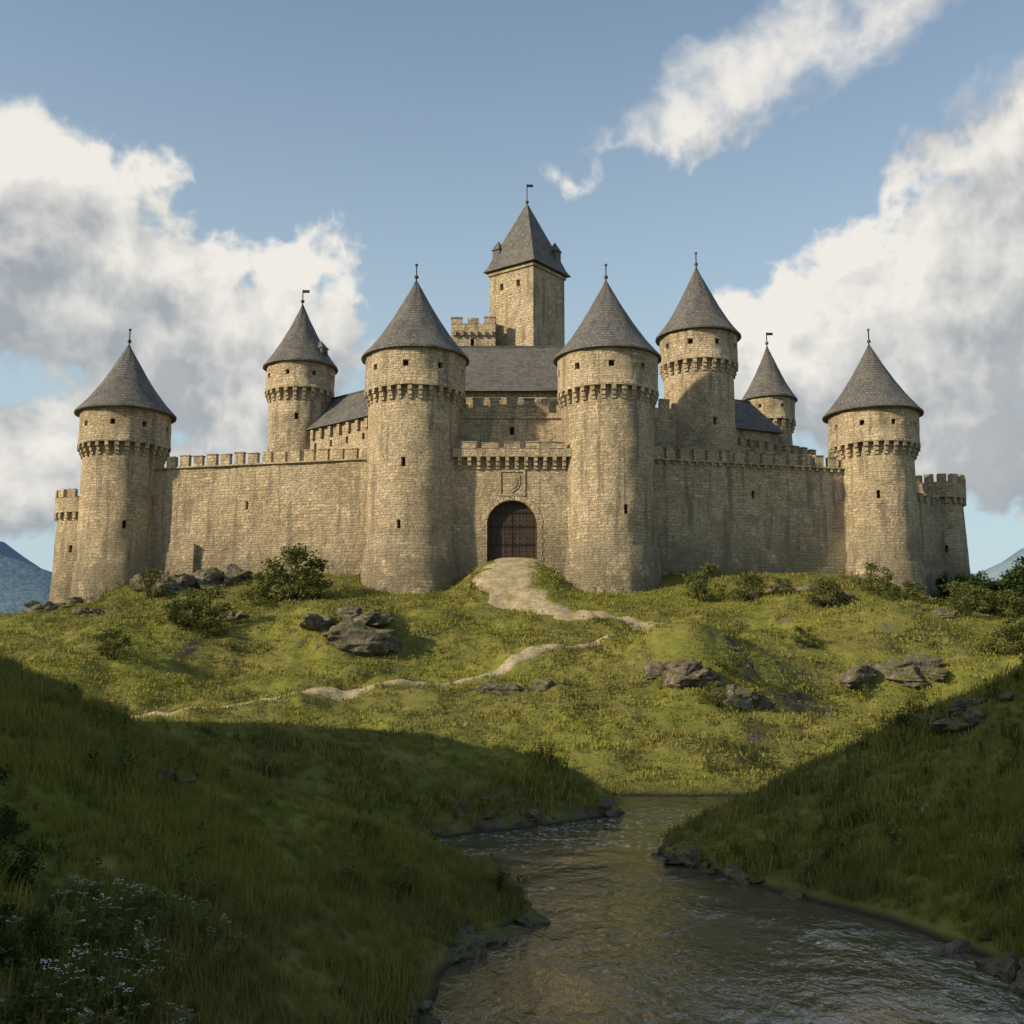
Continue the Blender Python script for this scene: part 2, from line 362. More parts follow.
def tower(x,y,zb,zf,zc,ze,za,rb,r,rh,re,wins=(),nh=9,flag=False,sd=0,hw=.55,dormer=None):
    e=bpy.data.objects.new('round_tower',None);link(e,castle)
    mb=MB()
    def hole(off,z,w,h,rr):
        th=math.radians(270+off);return (th-w/2/rr,th+w/2/rr,z-h/2,z+h/2)
    hs=[hole(o_,z_,w_,h_,r) for (o_,z_,w_,h_) in wins]
    prof=[(rb+.25,zb-5),(rb,zb+.5),(r+.24,zf),(r+.02,zf+.25),(r-.03,zc)]
    zs=[zb-5,zb-2,zb,zb+.5,zf,zf+.25]+list(np.arange(zf+1.5,zc,1.5))+[zc]
    lathe_rows(mb,x,y,prof,zs,r,hs,sd=sd)
    nc=int(2*math.pi*rh/1.0)
    for i in range(nc):
        t=2*math.pi*i/nc+sd;ax=(-math.sin(t),math.cos(t),0);ay=(math.cos(t),math.sin(t),0)
        for (hh,zz,pr) in ((.22,zc-.22,rh-r+.03),(.22,zc-.665,(rh-r)*.62),(.17,zc-1.06,(rh-r)*.3)):
            cr=r-.15+(pr+.15)/2
            mb.box((x+cr*math.cos(t),y+cr*math.sin(t),zz),ax,ay,.2*random.uniform(.85,1.15),(pr+.15)/2,hh,0)
    ring(mb,x,y,r-.4,rh+.02,zc,0,80)
    zw=zc+(ze-zc)*.55
    hh=[hole(360/nh*i-180+13+sd*5,zw,hw,hw*1.1,rh) for i in range(nh)]
    hh=[h for h in hh if h[0]>math.pi/2+.05 and h[1]<math.pi*2.5-.05]
    zl=zc+.35
    lathe_rows(mb,x,y,[(rh+.05,zc),(rh+.05,zl),(rh,zl+.02),(rh,ze)],[zc,zl,zl+.02,(zl+ze)/2,ze],rh,hh,sd=sd+1,depth=.45,voff=.4)
    mb.build('tower_walls',SM,e)
    rf=cone_roof(x,y,re,rh,ze,za,sd);
    rf.build('tower_roof',[M_slate,M_dark],e)
    f=MB();finial(f,x,y,za,1.7,flag)
    if dormer:
        for a in dormer:
            t=math.radians(270+a);dr=rh*.72;zz=ze+.9
            f.box((x+dr*math.cos(t),y+dr*math.sin(t),zz),(-math.sin(t),math.cos(t),0),(math.cos(t),math.sin(t),0),.5,.6,.9,2)
            f.box((x+dr*math.cos(t),y+dr*math.sin(t),zz+1.35),(-math.sin(t),math.cos(t),0),(math.cos(t),math.sin(t),0),.62,.72,.45,2,top=.08)
            q=dr+.61;f.box((x+q*math.cos(t),y+q*math.sin(t),zz+.1),(-math.sin(t),math.cos(t),0),(math.cos(t),math.sin(t),0),.25,.02,.35,1)
    f.build('finial',SM,e)
    return e
tower(-9.4,104,12.6,16.8,31.9,35.6,43.6,4.95,4.45,4.85,5.25,wins=[(-8,24.7,.4,.9),(-12,18.9,.35,.8)],nh=9,sd=.3,hw=.55)
tower(9.25,104,12.6,16.8,31.9,35.6,43.6,4.95,4.45,4.85,5.25,wins=[(16,20.3,.4,.9)],nh=9,sd=1.4,hw=.55)
tower(-40.2,112,11.6,16.2,28.3,31.9,39.5,4.6,4.0,4.5,5.05,wins=[(25,20,.35,.8)],nh=9,sd=2.2,hw=.48)
tower(37.5,112,11.6,16.2,28.3,31.9,39.5,4.6,4.0,4.5,5.05,wins=[(-15,23,.35,.8)],nh=9,sd=3.1,hw=.48)
tower(-23.3,118,14,16,35.6,38.6,45.9,3.7,3.3,3.7,4.1,wins=[(5,32.5,.4,.7)],nh=8,sd=4.2,flag=True,dormer=[62],hw=.45)
tower(19.9,114,14,16,37.5,40.8,48.7,4.0,3.7,4.1,4.55,wins=[(15,31,.4,.8)],nh=9,sd=5.2,hw=.52)
tower(30.6,128,14,16,34.6,37.4,44.1,2.9,2.65,3.0,3.35,wins=[],nh=7,sd=6.1,flag=True,hw=.4)
def crenel_line(mb,p0,p1,z,h=.95,mw=1.05,gap=.65,th=.5):
    p0=Vector((*p0,0));p1=Vector((*p1,0));L=(p1-p0).length;t=(p1-p0)/L;n=Vector((t.y,-t.x,0))
    k=max(1,int(round((L+gap)/(mw+gap))));pitch=(L+gap)/k;mw2=pitch-gap
    for i in range(k):
        c=p0+t*(i*pitch+mw2/2)-n*(th/2-.03)
        hh=h*random.uniform(.88,1.05)
        mb.box((c.x,c.y,z+hh/2-.02),t,n,mw2/2*random.uniform(.9,1.02),th/2,hh/2+.02,0)
        if random.random()<.8: mb.box((c.x,c.y,z+hh+.05),t,n,mw2/2+.05,th/2+.06,.05,0)
def wall(mb,p0,p1,z0,z1,holes=(),depth=.5,step=2.,batter=0,zbat=0,sd=0):
    p0=Vector((*p0,0));p1=Vector((*p1,0));L=(p1-p0).length;t=(p1-p0)/L;n=Vector((t.y,-t.x,0))
    def Pf(u,v,dp):
        q=p0+t*u-n*dp
        o_=.07*math.sin(u*.7+sd)*math.sin(v*.9+sd)+.04*math.sin(u*2.1+v*1.3) if step<3 and L>12 else 0
        if batter and v<zbat: o_+=batter*(zbat-v)/3+.12
        q=q+n*o_
        return (q.x,q.y,v)
    us=list(np.linspace(0,L,max(2,int(L/step)+1)));vs=list(np.linspace(z0,z1,max(2,int((z1-z0)/step)+1)))
    if batter: vs+=[zbat,zbat-.02]
    mb.shell(us,vs,Pf,lambda u,v:(u+sd*5.1,v),holes,0,1,depth,False)
def rect(cx,cy,w,d,ang):
    a=math.radians(ang);c,s_=math.cos(a),math.sin(a)
    return [(cx+c*i*w/2-s_*j*d/2,cy+s_*i*w/2+c*j*d/2) for i,j in ((-1,-1),(1,-1),(1,1),(-1,1))]
def block(mb,cx,cy,w,d,ang,z0,z1,holes=None,cren=False,cap=True,sd=0,ch=.9):
    q=rect(cx,cy,w,d,ang)
    for i in range(4):
        wall(mb,q[i],q[(i+1)%4],z0,z1,(holes or {}).get(i,()),step=6,sd=sd+i)
        if cren: crenel_line(mb,q[i],q[(i+1)%4],z1,ch)
    if cap: mb.quad([(p[0],p[1],z1) for p in q],[(0,0),(w,0),(w,d),(0,d)],0)
    return q
def hiproof(name,cx,cy,w,d,ang,ze,zr,hip,parent,ov=.5,mat=M_slate):
    mb=MB();a=math.radians(ang);c,s_=math.cos(a),math.sin(a)
    def T(x,y,z): return (cx+c*x-s_*y,cy+s_*x+c*y,z)
    W=w/2+ov;D=d/2+ov;r=max(W-hip,0.01)
    sl=math.hypot(D,zr-ze)
    mb.quad([T(-W,-D,ze),T(W,-D,ze),T(r,0,zr),T(-r,0,zr)],[(-W,0),(W,0),(r,sl),(-r,sl)])
    mb.quad([T(W,D,ze),T(-W,D,ze),T(-r,0,zr),T(r,0,zr)],[(-W,0),(W,0),(r,sl),(-r,sl)])
    mb.quad([T(W,-D,ze),T(W,D,ze),T(r,0,zr)],[(-D,0),(D,0),(0,sl)])
    mb.quad([T(-W,D,ze),T(-W,-D,ze),T(-r,0,zr)],[(-D,0),(D,0),(0,sl)])
    mb.quad([T(-W,D,ze),T(W,D,ze),T(W,-D,ze),T(-W,-D,ze)],[(0,0),(1,0),(1,1),(0,1)])
    mb.box(T(0,0,zr+.04),(c,s_,0),(-s_,c,0),r,.12,.09)
    return mb.build(name,[mat],parent)
ZW=26.1
for nm,p0,p1,hs,sd in (('curtain_wall',(-38.2,111.2),(-12.2,104.9),[(12,12.3,21.5,22.3)],1.),('curtain_wall',(12.2,104.9),(36,111.2),[(12,12.35,22.5,23.3)],2.)):
    mb=MB();wall(mb,p0,p1,8.5,ZW,hs,batter=.12,zbat=17.4,step=1.6,sd=sd)
    a=Vector((*p0,0));b=Vector((*p1,0));t=(b-a).normalized();n=Vector((t.y,-t.x,0));L=(b-a).length
    crenel_line(mb,p0,p1,ZW,1.1,.98,.5,.55)
    mb.quad([tuple(a.xy)+(ZW,),tuple(b.xy)+(ZW,),tuple((b-n*2.2).xy)+(ZW,),tuple((a-n*2.2).xy)+(ZW,)],[(0,0),(L,0),(L,2.2),(0,2.2)])
    wall(mb,tuple((b-n*2.2).xy),tuple((a-n*2.2).xy),8.5,ZW,step=9,sd=3)
    k_=int(L/.8)
    if sd==2.:
        for i in range(k_):
            q=a+t*((i+.5)*L/k_)+n*.1;mb.box((q.x,q.y,ZW-.35),t,n,.12,.13,.16)
    q=(a+b)/2+n*.12;mb.box((q.x,q.y,ZW-.1),t,n,L/2,.14,.07)
    mb.build(nm,SM,castle)
mb=MB()
t=Vector((26,-6.3,0)).normalized();n=Vector((t.y,-t.x,0))
q=Vector((-38.2,111.2,0))+t*6.6+n*.35
mb.box((q.x,q.y,14.5),t,n,.35,.45,3.6,0,top=.8);mb.build('wall_buttress',SM,castle)
for (x,y,r,zt) in ((-48.6,124,2.95,25.6),(48.3,124,3.0,27.3)):
    mb=MB();zc=zt-2.6
    lathe_rows(mb,x,y,[(r+.5,5),(r+.3,14),(r-.15,zc)],[5,9,14,17,20,zc],r,[(math.radians(262),math.radians(269),18.5,19.3)],sd=x)
    ring(mb,x,y,r-.4,r+.25,zc)
    nc=int(2*math.pi*r/.9)
    for i in range(nc):
        a=2*math.pi*i/nc
        mb.box((x+(r-.05)*math.cos(a),y+(r-.05)*math.sin(a),zc-.35),(-math.sin(a),math.cos(a),0),(math.cos(a),math.sin(a),0),.18,.27,.34,0)
    lathe_rows(mb,x,y,[(r+.25,zc),(r+.25,zt-.9)],[zc,zt-.9],r,sd=x+1,wob=.4)
    ring(mb,x,y,0,r+.25,zt-.9,down=False)
    nc=14
    for i in range(nc):
        a=2*math.pi*i/nc+.1
        mb.box((x+(r-.02)*math.cos(a),y+(r-.02)*math.sin(a),zt-.45),(-math.sin(a),math.cos(a),0),(math.cos(a),math.sin(a),0),.46,.28,.46,0)
    mb.build('crenellated_turret',SM,castle)
mb=MB()
wall(mb,(-48.5,122),(-42,114),6,22.5,step=3);crenel_line(mb,(-48.5,122),(-42,114),22.5)
wall(mb,(40.5,113.5),(48,121.5),6,23.5,step=3);crenel_line(mb,(40.5,113.5),(48,121.5),23.5)
wall(mb,(49,126),(30,140),6,24,step=3);wall(mb,(30,140),(-30,140),6,24,step=8);wall(mb,(-30,140),(-49,126),6,24,step=3)
mb.build('rear_wall',SM,castle)
# ---- gatehouse with arch
mb=MB();gx=5.6;gy=102.0;hw=2.35;zg=14.0;zsp=19.1;ztop=25.5
def gw(x0,x1,z0,z1): mb.quad([(x0,gy,z0),(x1,gy,z0),(x1,gy,z1),(x0,gy,z1)],[(x0,z0),(x1,z0),(x1,z1),(x0,z1)])
gw(-gx,-hw,9,ztop);gw(hw,gx,9,ztop)
N=24;ar=[(hw*math.cos(math.pi-math.pi*i/N),zsp+hw*math.sin(math.pi*i/N)) for i in range(N+1)]
for (xa,za_),(xb,zb_) in zip(ar[:-1],ar[1:]):
    mb.quad([(xa,gy,za_),(xb,gy,zb_),(xb,gy,ztop),(xa,gy,ztop)],[(xa,za_),(xb,zb_),(xb,ztop),(xa,ztop)])
    mb.quad([(xb,gy,zb_),(xa,gy,za_),(xa,gy+.8,za_),(xb,gy+.8,zb_)],[(0,0),(.4,0),(.4,1),(0,1)])
for sx in (-1,1):
    q=[(sx*hw,gy,9),(sx*hw,gy,zsp),(sx*hw,gy+.8,zsp),(sx*hw,gy+.8,9)]
    if sx>0:q=q[::-1]
    mb.quad(q,[(0,9),(0,zsp),(1.1,zsp),(1.1,9)])
for i in range(15):
    a=math.pi*(i+.5)/15;rr=hw+.27
    c=Vector((-math.cos(a)*rr,gy-.02,zsp+math.sin(a)*rr))
    rad=Vector((-math.cos(a),0,math.sin(a)));tan=Vector((math.sin(a),0,math.cos(a)))
    w0=.24*(hw/rr);w1=.24*((hw+.6)/rr)*1.08
    f=[c-rad*.26-tan*w0,c-rad*.26+tan*w0,c+rad*.27+tan*w1,c+rad*.27-tan*w1]
    y0=gy-.05;y1=gy+.2;fr=[(p.x,y0,p.z) for p in f];bk=[(p.x,y1,p.z) for p in f];o_=random.random()*5
    mb.quad(fr,[(o_,o_),(o_+.4,o_),(o_+.4,o_+.2),(o_,o_+.2)])
    for j in range(4):
        l=(j+1)%4;mb.quad([fr[l],fr[j],bk[j],bk[l]],[(0,0),(.3,0),(.3,.3),(0,.3)])
for sx in (-1,1):
    for j in range(12):
        w=.30 if j%2 else .24
        mb.box((sx*(hw+w-.02),gy+.06,zsp-.22-j*.42),(1,0,0),(0,1,0),w,.11,.2,0)
for i in range(12):
    x=-4.9+i*.89
    for hh,zz,pr in ((.2,ztop-.2,.6),(.2,ztop-.61,.38),(.15,ztop-.97,.18)): mb.box((x,gy-pr/2+.05,zz),(1,0,0),(0,1,0),.17,pr/2+.05,hh)
mb.quad([(-gx,gy-.62,ztop),(-gx,gy,ztop),(gx,gy,ztop),(gx,gy-.62,ztop)],[(0,0),(0,1),(9,1),(9,0)])
wall(mb,(-gx,gy-.62),(gx,gy-.62),ztop,ztop+.8,step=9,sd=7)
mb.quad([(-gx,gy-.62,ztop+.8),(gx,gy-.62,ztop+.8),(gx,gy+3,ztop+.8),(-gx,gy+3,ztop+.8)],[(0,0),(9,0),(9,3),(0,3)])
crenel_line(mb,(-4.9,gy-.62),(4.9,gy-.62),ztop+.8,.55,1.6,.5,.5)
wall(mb,(-6,104.4),(6,104.4),ztop+.7,30.4,[(5.8,6.2,28.2,29.0)],step=9,sd=8)
crenel_line(mb,(-5.6,104.4),(5.6,104.4),30.4,.7,1.3,.7,.5)
mb.box((0,104.34,29.9),(1,0,0),(0,1,0),5.6,.1,.08)
mb.quad([(-6,104.4,30.4),(6,104.4,30.4),(6,109,30.4),(-6,109,30.4)],[(0,0),(12,0),(12,5),(0,5)])
mb.build('gatehouse',SM,castle)
mb=MB()
for (cx,cz,hx,hz) in ((0,24.25,1.25,.11),(0,21.95,1.25,.11),(-1.14,23.1,.11,1.04),(1.14,23.1,.11,1.04)):
    mb.box((cx,gy-.01,cz),(1,0,0),(0,1,0),hx,.08,hz,0)
out=[(.75,.8),(-.75,.8),(-.75,-.1),(-.55,-.5),(0,-.95),(.55,-.5),(.75,-.1)]
for sc,y0 in ((1.,gy-.07),(.68,gy-.12)):
    fr=[(p[0]*sc,y0,23.1+p[1]*sc) for p in out];bk=[(p[0],gy+.05,p[2]) for p in fr]
    mb.quad(fr,[(p[0],p[2]) for p in fr])
    for j in range(len(fr)):
        l=(j+1)%len(fr);mb.quad([fr[l],fr[j],bk[j],bk[l]],[(0,0),(.2,0),(.2,.2),(0,.2)])
mb.build('stone_shield',SM,castle)
door=bpy.data.objects.new('castle_door',None);link(door,castle)
mb=MB();yd=gy+.68
for i in range(14):
    w=2*hw/14;x=-hw+w*(i+.5)
    mb.box((x,yd+random.uniform(-.01,.01),17.8),(1,0,0),(0,1,0),w/2-.012,.06,4.0,0)
mb.box((0,yd+.1,17.8),(1,0,0),(0,1,0),hw,.03,4.0,1)
for z in (15.6,17.3,19.0,20.3):
    for sx in (-1,1): mb.box((sx*1.12,yd-.08,z),(1,0,0),(0,1,0),1.0,.025,.08,1)
for z in np.arange(15,21,.42):
    for x in (-2,-1.35,-.7,-.2,.2,.7,1.35,2): mb.box((x,yd-.09,z),(1,0,0),(0,1,0),.035,.03,.035,1)
mb.box((0,yd-.07,17.8),(1,0,0),(0,1,0),.045,.03,4,1)
mb.build('door_leaves',[M_oak,M_iron],door)
mb=MB();wh=lambda L,n,z0,z1,w=.45:[((i+.5)*L/n-w/2,(i+.5)*L/n+w/2,z0,z1) for i in range(n)]
block(mb,0,118,25,12,0,13,34.4,{0:wh(25,7,32.5,33.4)},sd=3)
wall(mb,(-11,110.5),(11,110.5),13,32.4,step=9,sd=5);crenel_line(mb,(-11,110.5),(11,110.5),32.4)
mb.build('great_hall_walls',SM,castle)
hiproof('great_hall_roof',0,118,25,12,0,34.4,41.0,4.5,castle)
mb=MB();block(mb,-4.4,124,5.0,6,0,30,44.7,{0:[(2.2,2.6,42,42.9)]},cren=True,sd=9,ch=.7)
for i in range(6): mb.box((-6.5+i*.83,120.85,43.5),(1,0,0),(0,1,0),.15,.18,.3)
mb.build('inner_block',SM,castle)
keep=bpy.data.objects.new('keep',None);link(keep,castle)
mb=MB();ka=6.3
q=block(mb,1.8,125,ka,ka,-37,28,52.0,{0:[(1.5,2.0,49.4,50.2),(3.9,4.4,49.4,50.2)],3:[(1.5,2.0,49.4,50.2),(3.9,4.4,49.4,50.2),(3.0,3.4,45.8,46.6),(3.0,3.4,42.5,43.3)]},sd=12)
for i in range(4):
    a=Vector((*q[i],0));b=Vector((*q[(i+1)%4],0));t=(b-a).normalized();n=Vector((t.y,-t.x,0));c=(a+b)/2+n*.05
    mb.box((c.x,c.y,51.6),t,n,ka/2+.1,.15,.15)
mb.build('keep_walls',SM,keep)
mb=MB();a0=math.radians(-37)
lv=[(3.75,51.9),(3.3,52.6),(2.55,54.6),(1.2,57.9),(.03,60.8)];s2=math.sqrt(2)
for (r0,z0),(r1,z1) in zip(lv[:-1],lv[1:]):
    for i in range(4):
        a=a0+i*math.pi/2-math.pi*3/4;b=a+math.pi/2
        mb.quad([(1.8+r0*s2*math.cos(a),125+r0*s2*math.sin(a),z0),(1.8+r0*s2*math.cos(b),125+r0*s2*math.sin(b),z0),(1.8+r1*s2*math.cos(b),125+r1*s2*math.sin(b),z1),(1.8+r1*s2*math.cos(a),125+r1*s2*math.sin(a),z1)],[(-r0,z0),(r0,z0),(r1,z1),(-r1,z1)])
mb.quad([(1.8+3.75*s2*math.cos(a0+j*math.pi/2-math.pi*.75),125+3.75*s2*math.sin(a0+j*math.pi/2-math.pi*.75),51.9) for j in (3,2,1,0)],[(0,0),(1,0),(1,1),(0,1)])
mb.build('keep_roof',[M_slate],keep)
mb=MB();ax=(math.cos(a0),math.sin(a0),0);ay=(-math.sin(a0),math.cos(a0),0)
for dx,dy in ((-3.4,.3),(3.3,.7)):
    mb.box((1.8+dx,125+dy-.6,53.4),ax,ay,.5,.5,1.3,2);mb.box((1.8+dx,125+dy-.6,55.3),ax,ay,.62,.62,.6,2,top=.06)
finial(mb,1.8,125,60.6,2.6,True)
mb.build('keep_pinnacles',SM,keep)
mb=MB();block(mb,-16.6,115.5,13,7,-42,13,31.0,{0:wh(13,5,28.8,29.5,.4)},sd=15)
q=rect(-16.6,115.5,13.2,7.2,-42)
for i in range(9):
    f=(i+.5)/9;p=Vector(q[0]).lerp(Vector(q[1]),f);a=math.radians(-42);mb.box((p.x,p.y,30.4),(math.cos(a),math.sin(a),0),(-math.sin(a),math.cos(a),0),.22,.2,.5)
mb.build('wing_walls',SM,castle)
hiproof('wing_roof',-16.6,115.5,13,7,-42,31.0,35.2,1.5,castle)
mb=MB();block(mb,24.2,121,8.5,7,25,13,31.6,{0:wh(8.5,4,29.2,30.0,.4)},sd=16)
wall(mb,(22,113),(34,121),13,29.2,step=9);crenel_line(mb,(22,113),(34,121),29.2,.8,.8,.5)
wall(mb,(12,110),(18,112),13,32.5,step=9);crenel_line(mb,(12,110),(18,112),32.5)
mb.build('wing_walls',SM,castle)
hiproof('wing_roof',24.2,121,8.5,7,25,31.6,35.8,1.5,castle)
mb=MB()
for x,y,z in ((-7.5,112.8,36.3),(7.3,112.9,36.2)):
    mb.box((x,y+1,z-.6),(1,0,0),(0,1,0),.5,.9,.8,2);mb.box((x,y+1,z+.6),(1,0,0),(0,1,0),.6,1,.4,2,top=.1);mb.box((x,y+.09,z-.6),(1,0,0),(0,1,0),.25,.02,.35,1)
mb.build('hall_dormers',SM,castle)
# ---------------------------------------------------------------- rocks
def ico(sub):
    import bmesh
    bm=bmesh.new();bmesh.ops.create_icosphere(bm,subdivisions=sub,radius=1)
    V=np.array([v.co[:] for v in bm.verts]);F=np.array([[v.index for v in f.verts] for f in bm.faces]);bm.free();return V,F
IV,IF=ico(4);IV3,IF3=ico(3)
def rock(scale,r,base=(IV,IF)):
    V=base[0].copy()
    for _ in range(12):
        n=r.normal(size=3);n/=np.linalg.norm(n);d=r.uniform(.5,.9)
        p=V@n;V=V-np.outer(np.maximum(p-d,0),n)
    u=r.uniform(0,90)
    nn=fbm(V[:,0]*2+u,V[:,1]*2+V[:,2]*1.7,4,3)+.5*fbm(V[:,2]*6+u,V[:,0]*1.5,3,9)
    V=V*(1+.28*nn)[:,None]*np.array(scale)
    a=r.uniform(0,6.28);c,s_=math.cos(a),math.sin(a);V=V@np.array([[c,s_,0],[-s_,c,0],[0,0,1]])
    t=r.uniform(-.35,.35);c,s_=math.cos(t),math.sin(t);V=V@np.array([[1,0,0],[0,c,s_],[0,-s_,c]])
    return V
def rocks(name,items,base=(IV,IF),seed=1,lift=0.):
    r=np.random.default_rng(seed);Vs=[];Fs=[];o_=0
    for (x,y,sc) in items:
        z=float(H(np.array([x]),np.array([y]))[0])+lift*sc
        V=rock((sc*r.uniform(.8,1.5),sc*r.uniform(.6,1),sc*r.uniform(.4,.7)),r,base)+np.array([x,y,z])
        Vs.append(V);Fs.append(base[1]+o_);o_+=len(V)
    return npmesh(name,np.concatenate(Vs),np.concatenate(Fs),M_rock,smooth=False)
OUT=[(-12.2,82.5,2.3,9),(-29.5,102.4,2.7,9),(-41.5,100.5,2.0,7),(11.8,69.0,2.4,11),(-.5,69,1.5,7),(27,76,2.2,8),(24,97,2.4,9),(14.2,35.5,1.0,7),(-8.6,24.5,.6,4),(-3.9,14.8,.5,5),(34.5,91,1.7,6),(-22,88,1.3,5),(-35,93,1.4,5)]
for i,(x,y,s_,n) in enumerate(OUT):
    r=np.random.default_rng(100+i)
    rocks('rock_outcrop',[(x+r.normal()*s_*.75,y+r.normal()*s_*.35,s_*r.uniform(.45,.9)) for _ in range(n)],seed=100+i,lift=.03)
r=np.random.default_rng(5);items=[]
pl=[(p,q) for p,q in zip(POLY,POLY[1:]) if 14<p[1]<49 and -5<p[0]<11]
for p,q in pl:
    L=math.hypot(q[0]-p[0],q[1]-p[1])
    for _ in range(int(L*4.5)+1):
        t=r.uniform();x=p[0]+(q[0]-p[0])*t+r.normal()*.28;y=p[1]+(q[1]-p[1])*t+r.normal()*.28
        if fbm(np.array([x/2.5]),np.array([y/2.5]),2,44)[0]>-.12: items.append((x,y,float(np.clip(r.lognormal(-1.7,.6),.06,.5))))
items+=[(.4,27.2,.5),(1.0,28,.34),(.0,26.2,.45),(1.6,28.3,.2),(-.9,24.3,.55),(9.3,24.5,.62),(8.5,26.6,.5),(9.9,21.5,.7),(6.2,31.3,.48),(9.6,19.8,.6),(7.4,29.8,.42),(9.7,23,.55)]
rocks('river_rocks',items,(IV3,IF3),9,lift=.16)
# ---------------------------------------------------------------- instancing
def scatter(name,pts,rot,scl,objs):
    col=bpy.data.collections.new(name+'_parts')
    for o_ in objs: col.objects.link(o_)
    me=bpy.data.meshes.new(name);me.vertices.add(len(pts));me.vertices.foreach_set('co',pts.astype(np.float32).ravel())
    a=me.attributes.new('rot','FLOAT_VECTOR','POINT');a.data.foreach_set('vector',rot.astype(np.float32).ravel())
    a=me.attributes.new('scl','FLOAT','POINT');a.data.foreach_set('value',scl.astype(np.float32))
    ob=link(bpy.data.objects.new(name,me))
    ng=bpy.data.node_groups.new(name,'GeometryNodeTree')
    ng.interface.new_socket('Geometry',in_out='INPUT',socket_type='NodeSocketGeometry');ng.interface.new_socket('Geometry',in_out='OUTPUT',socket_type='NodeSocketGeometry')
    N_=ng.nodes.new;gi=N_('NodeGroupInput');go=N_('NodeGroupOutput');ip=N_('GeometryNodeInstanceOnPoints');ci=N_('GeometryNodeCollectionInfo')
    ci.inputs['Collection'].default_value=col;ci.inputs['Separate Children'].default_value=True;ci.inputs['Reset Children'].default_value=True
    ar_=N_('GeometryNodeInputNamedAttribute');ar_.data_type='FLOAT_VECTOR';ar_.inputs['Name'].default_value='rot'
    as_=N_('GeometryNodeInputNamedAttribute');as_.data_type='FLOAT';as_.inputs['Name'].default_value='scl'
    L=ng.links.new;L(gi.outputs[0],ip.inputs['Points']);L(ci.outputs[0],ip.inputs['Instance']);ip.inputs['Pick Instance'].default_value=True
    L(ar_.outputs['Attribute'],ip.inputs['Rotation']);L(as_.outputs['Attribute'],ip.inputs['Scale']);L(ip.outputs[0],go.inputs[0])
    md=ob.modifiers.new('scatter','NODES');md.node_group=ng;return ob
def tuft(name,n,hmin,hmax,w,spread,seed):
    r=np.random.default_rng(seed);V=[];F=[]
    for i in range(n):
        a=r.uniform(0,6.28);b=np.array([r.normal()*spread,r.normal()*spread,-.03]);h=r.uniform(hmin,hmax);lean=r.uniform(.1,.6)*h
        d=np.array([math.cos(a),math.sin(a),0]);s_=np.array([-d[1],d[0],0])*w*r.uniform(.7,1.3)
        p0=b;p1=b+d*lean*.3+np.array([0,0,h*.55]);p2=b+d*lean+np.array([0,0,h*r.uniform(.85,1)])
        o_=len(V);V+=[p0-s_,p0+s_,p1+s_*.8,p1-s_*.8,p2+s_*.1,p2-s_*.1];F+=[(o_,o_+1,o_+2,o_+3),(o_+3,o_+2,o_+4,o_+5)]
    return npmesh(name,np.array(V),np.array(F),M_blade,linkit=False)
def gpoints(n,x0,x1,y0,y1,seed,clump=None,dmin=.3):
    r=np.random.default_rng(seed);x=r.uniform(x0,x1,n);y=r.uniform(y0,y1,n)
    ok=np.abs(x)<.54*y+6;x,y=x[ok],y[ok]
    z,d=H(x,y,True);ok=(d>dmin)&(castle_s(x,y)>-6.5)
    x,y,z=x[ok],y[ok],z[ok]
    D=np.full(x.shape,9.)
    for c in allp[::2]: D=np.minimum(D,np.hypot(x-c[0],y-c[1])-c[2]*.9)
    for (ox,oy,os_,on) in OUT: D=np.minimum(D,np.hypot((x-ox),(y-oy)*1.8)-os_*.7+.5*fbm(x,y,2,70))
    e=.3;sl=np.hypot(H(x+e,y)-z,H(x,y+e)-z)/e
    keep_=(D>0)&(sl<1.4+.3*r.normal(size=x.shape))
    if clump is not None: keep_&=fbm(x/clump[0],y/clump[0],3,21)+r.normal(size=x.shape)*.15>clump[1]
    x,y,z=x[keep_],y[keep_],z[keep_]
    return np.stack([x,y,z],1),r
def addg(name,n,box,seed,objs,s0,s1,clump=None,dmin=.3):
    p,r=gpoints(n,*box,seed,clump,dmin)
    sc=r.uniform(s0,s1,len(p))*(1+.8*fbm(p[:,0]/1.7,p[:,1]/1.7,3,31))
    rot=np.stack([r.normal(size=len(p))*.12,r.normal(size=len(p))*.12,r.uniform(0,6.28,len(p))],1)
    return scatter(name,p,rot,sc,objs)
near=[tuft('blades',30,.12,.40,.007,.10,s_) for s_ in range(4)]
mid=[tuft('blades_m',20,.12,.34,.016,.17,s_+9) for s_ in range(4)]
far=[tuft('blades_f',16,.07,.24,.035,.28,s_+19) for s_ in range(4)]
addg('grass',34000,(-20,20,9,30),1,near,.65,1.2)
addg('grass',24000,(-28,28,30,53),2,mid,.65,1.15)
addg('grass',44000,(-62,62,51,112),3,far,.6,1.15)
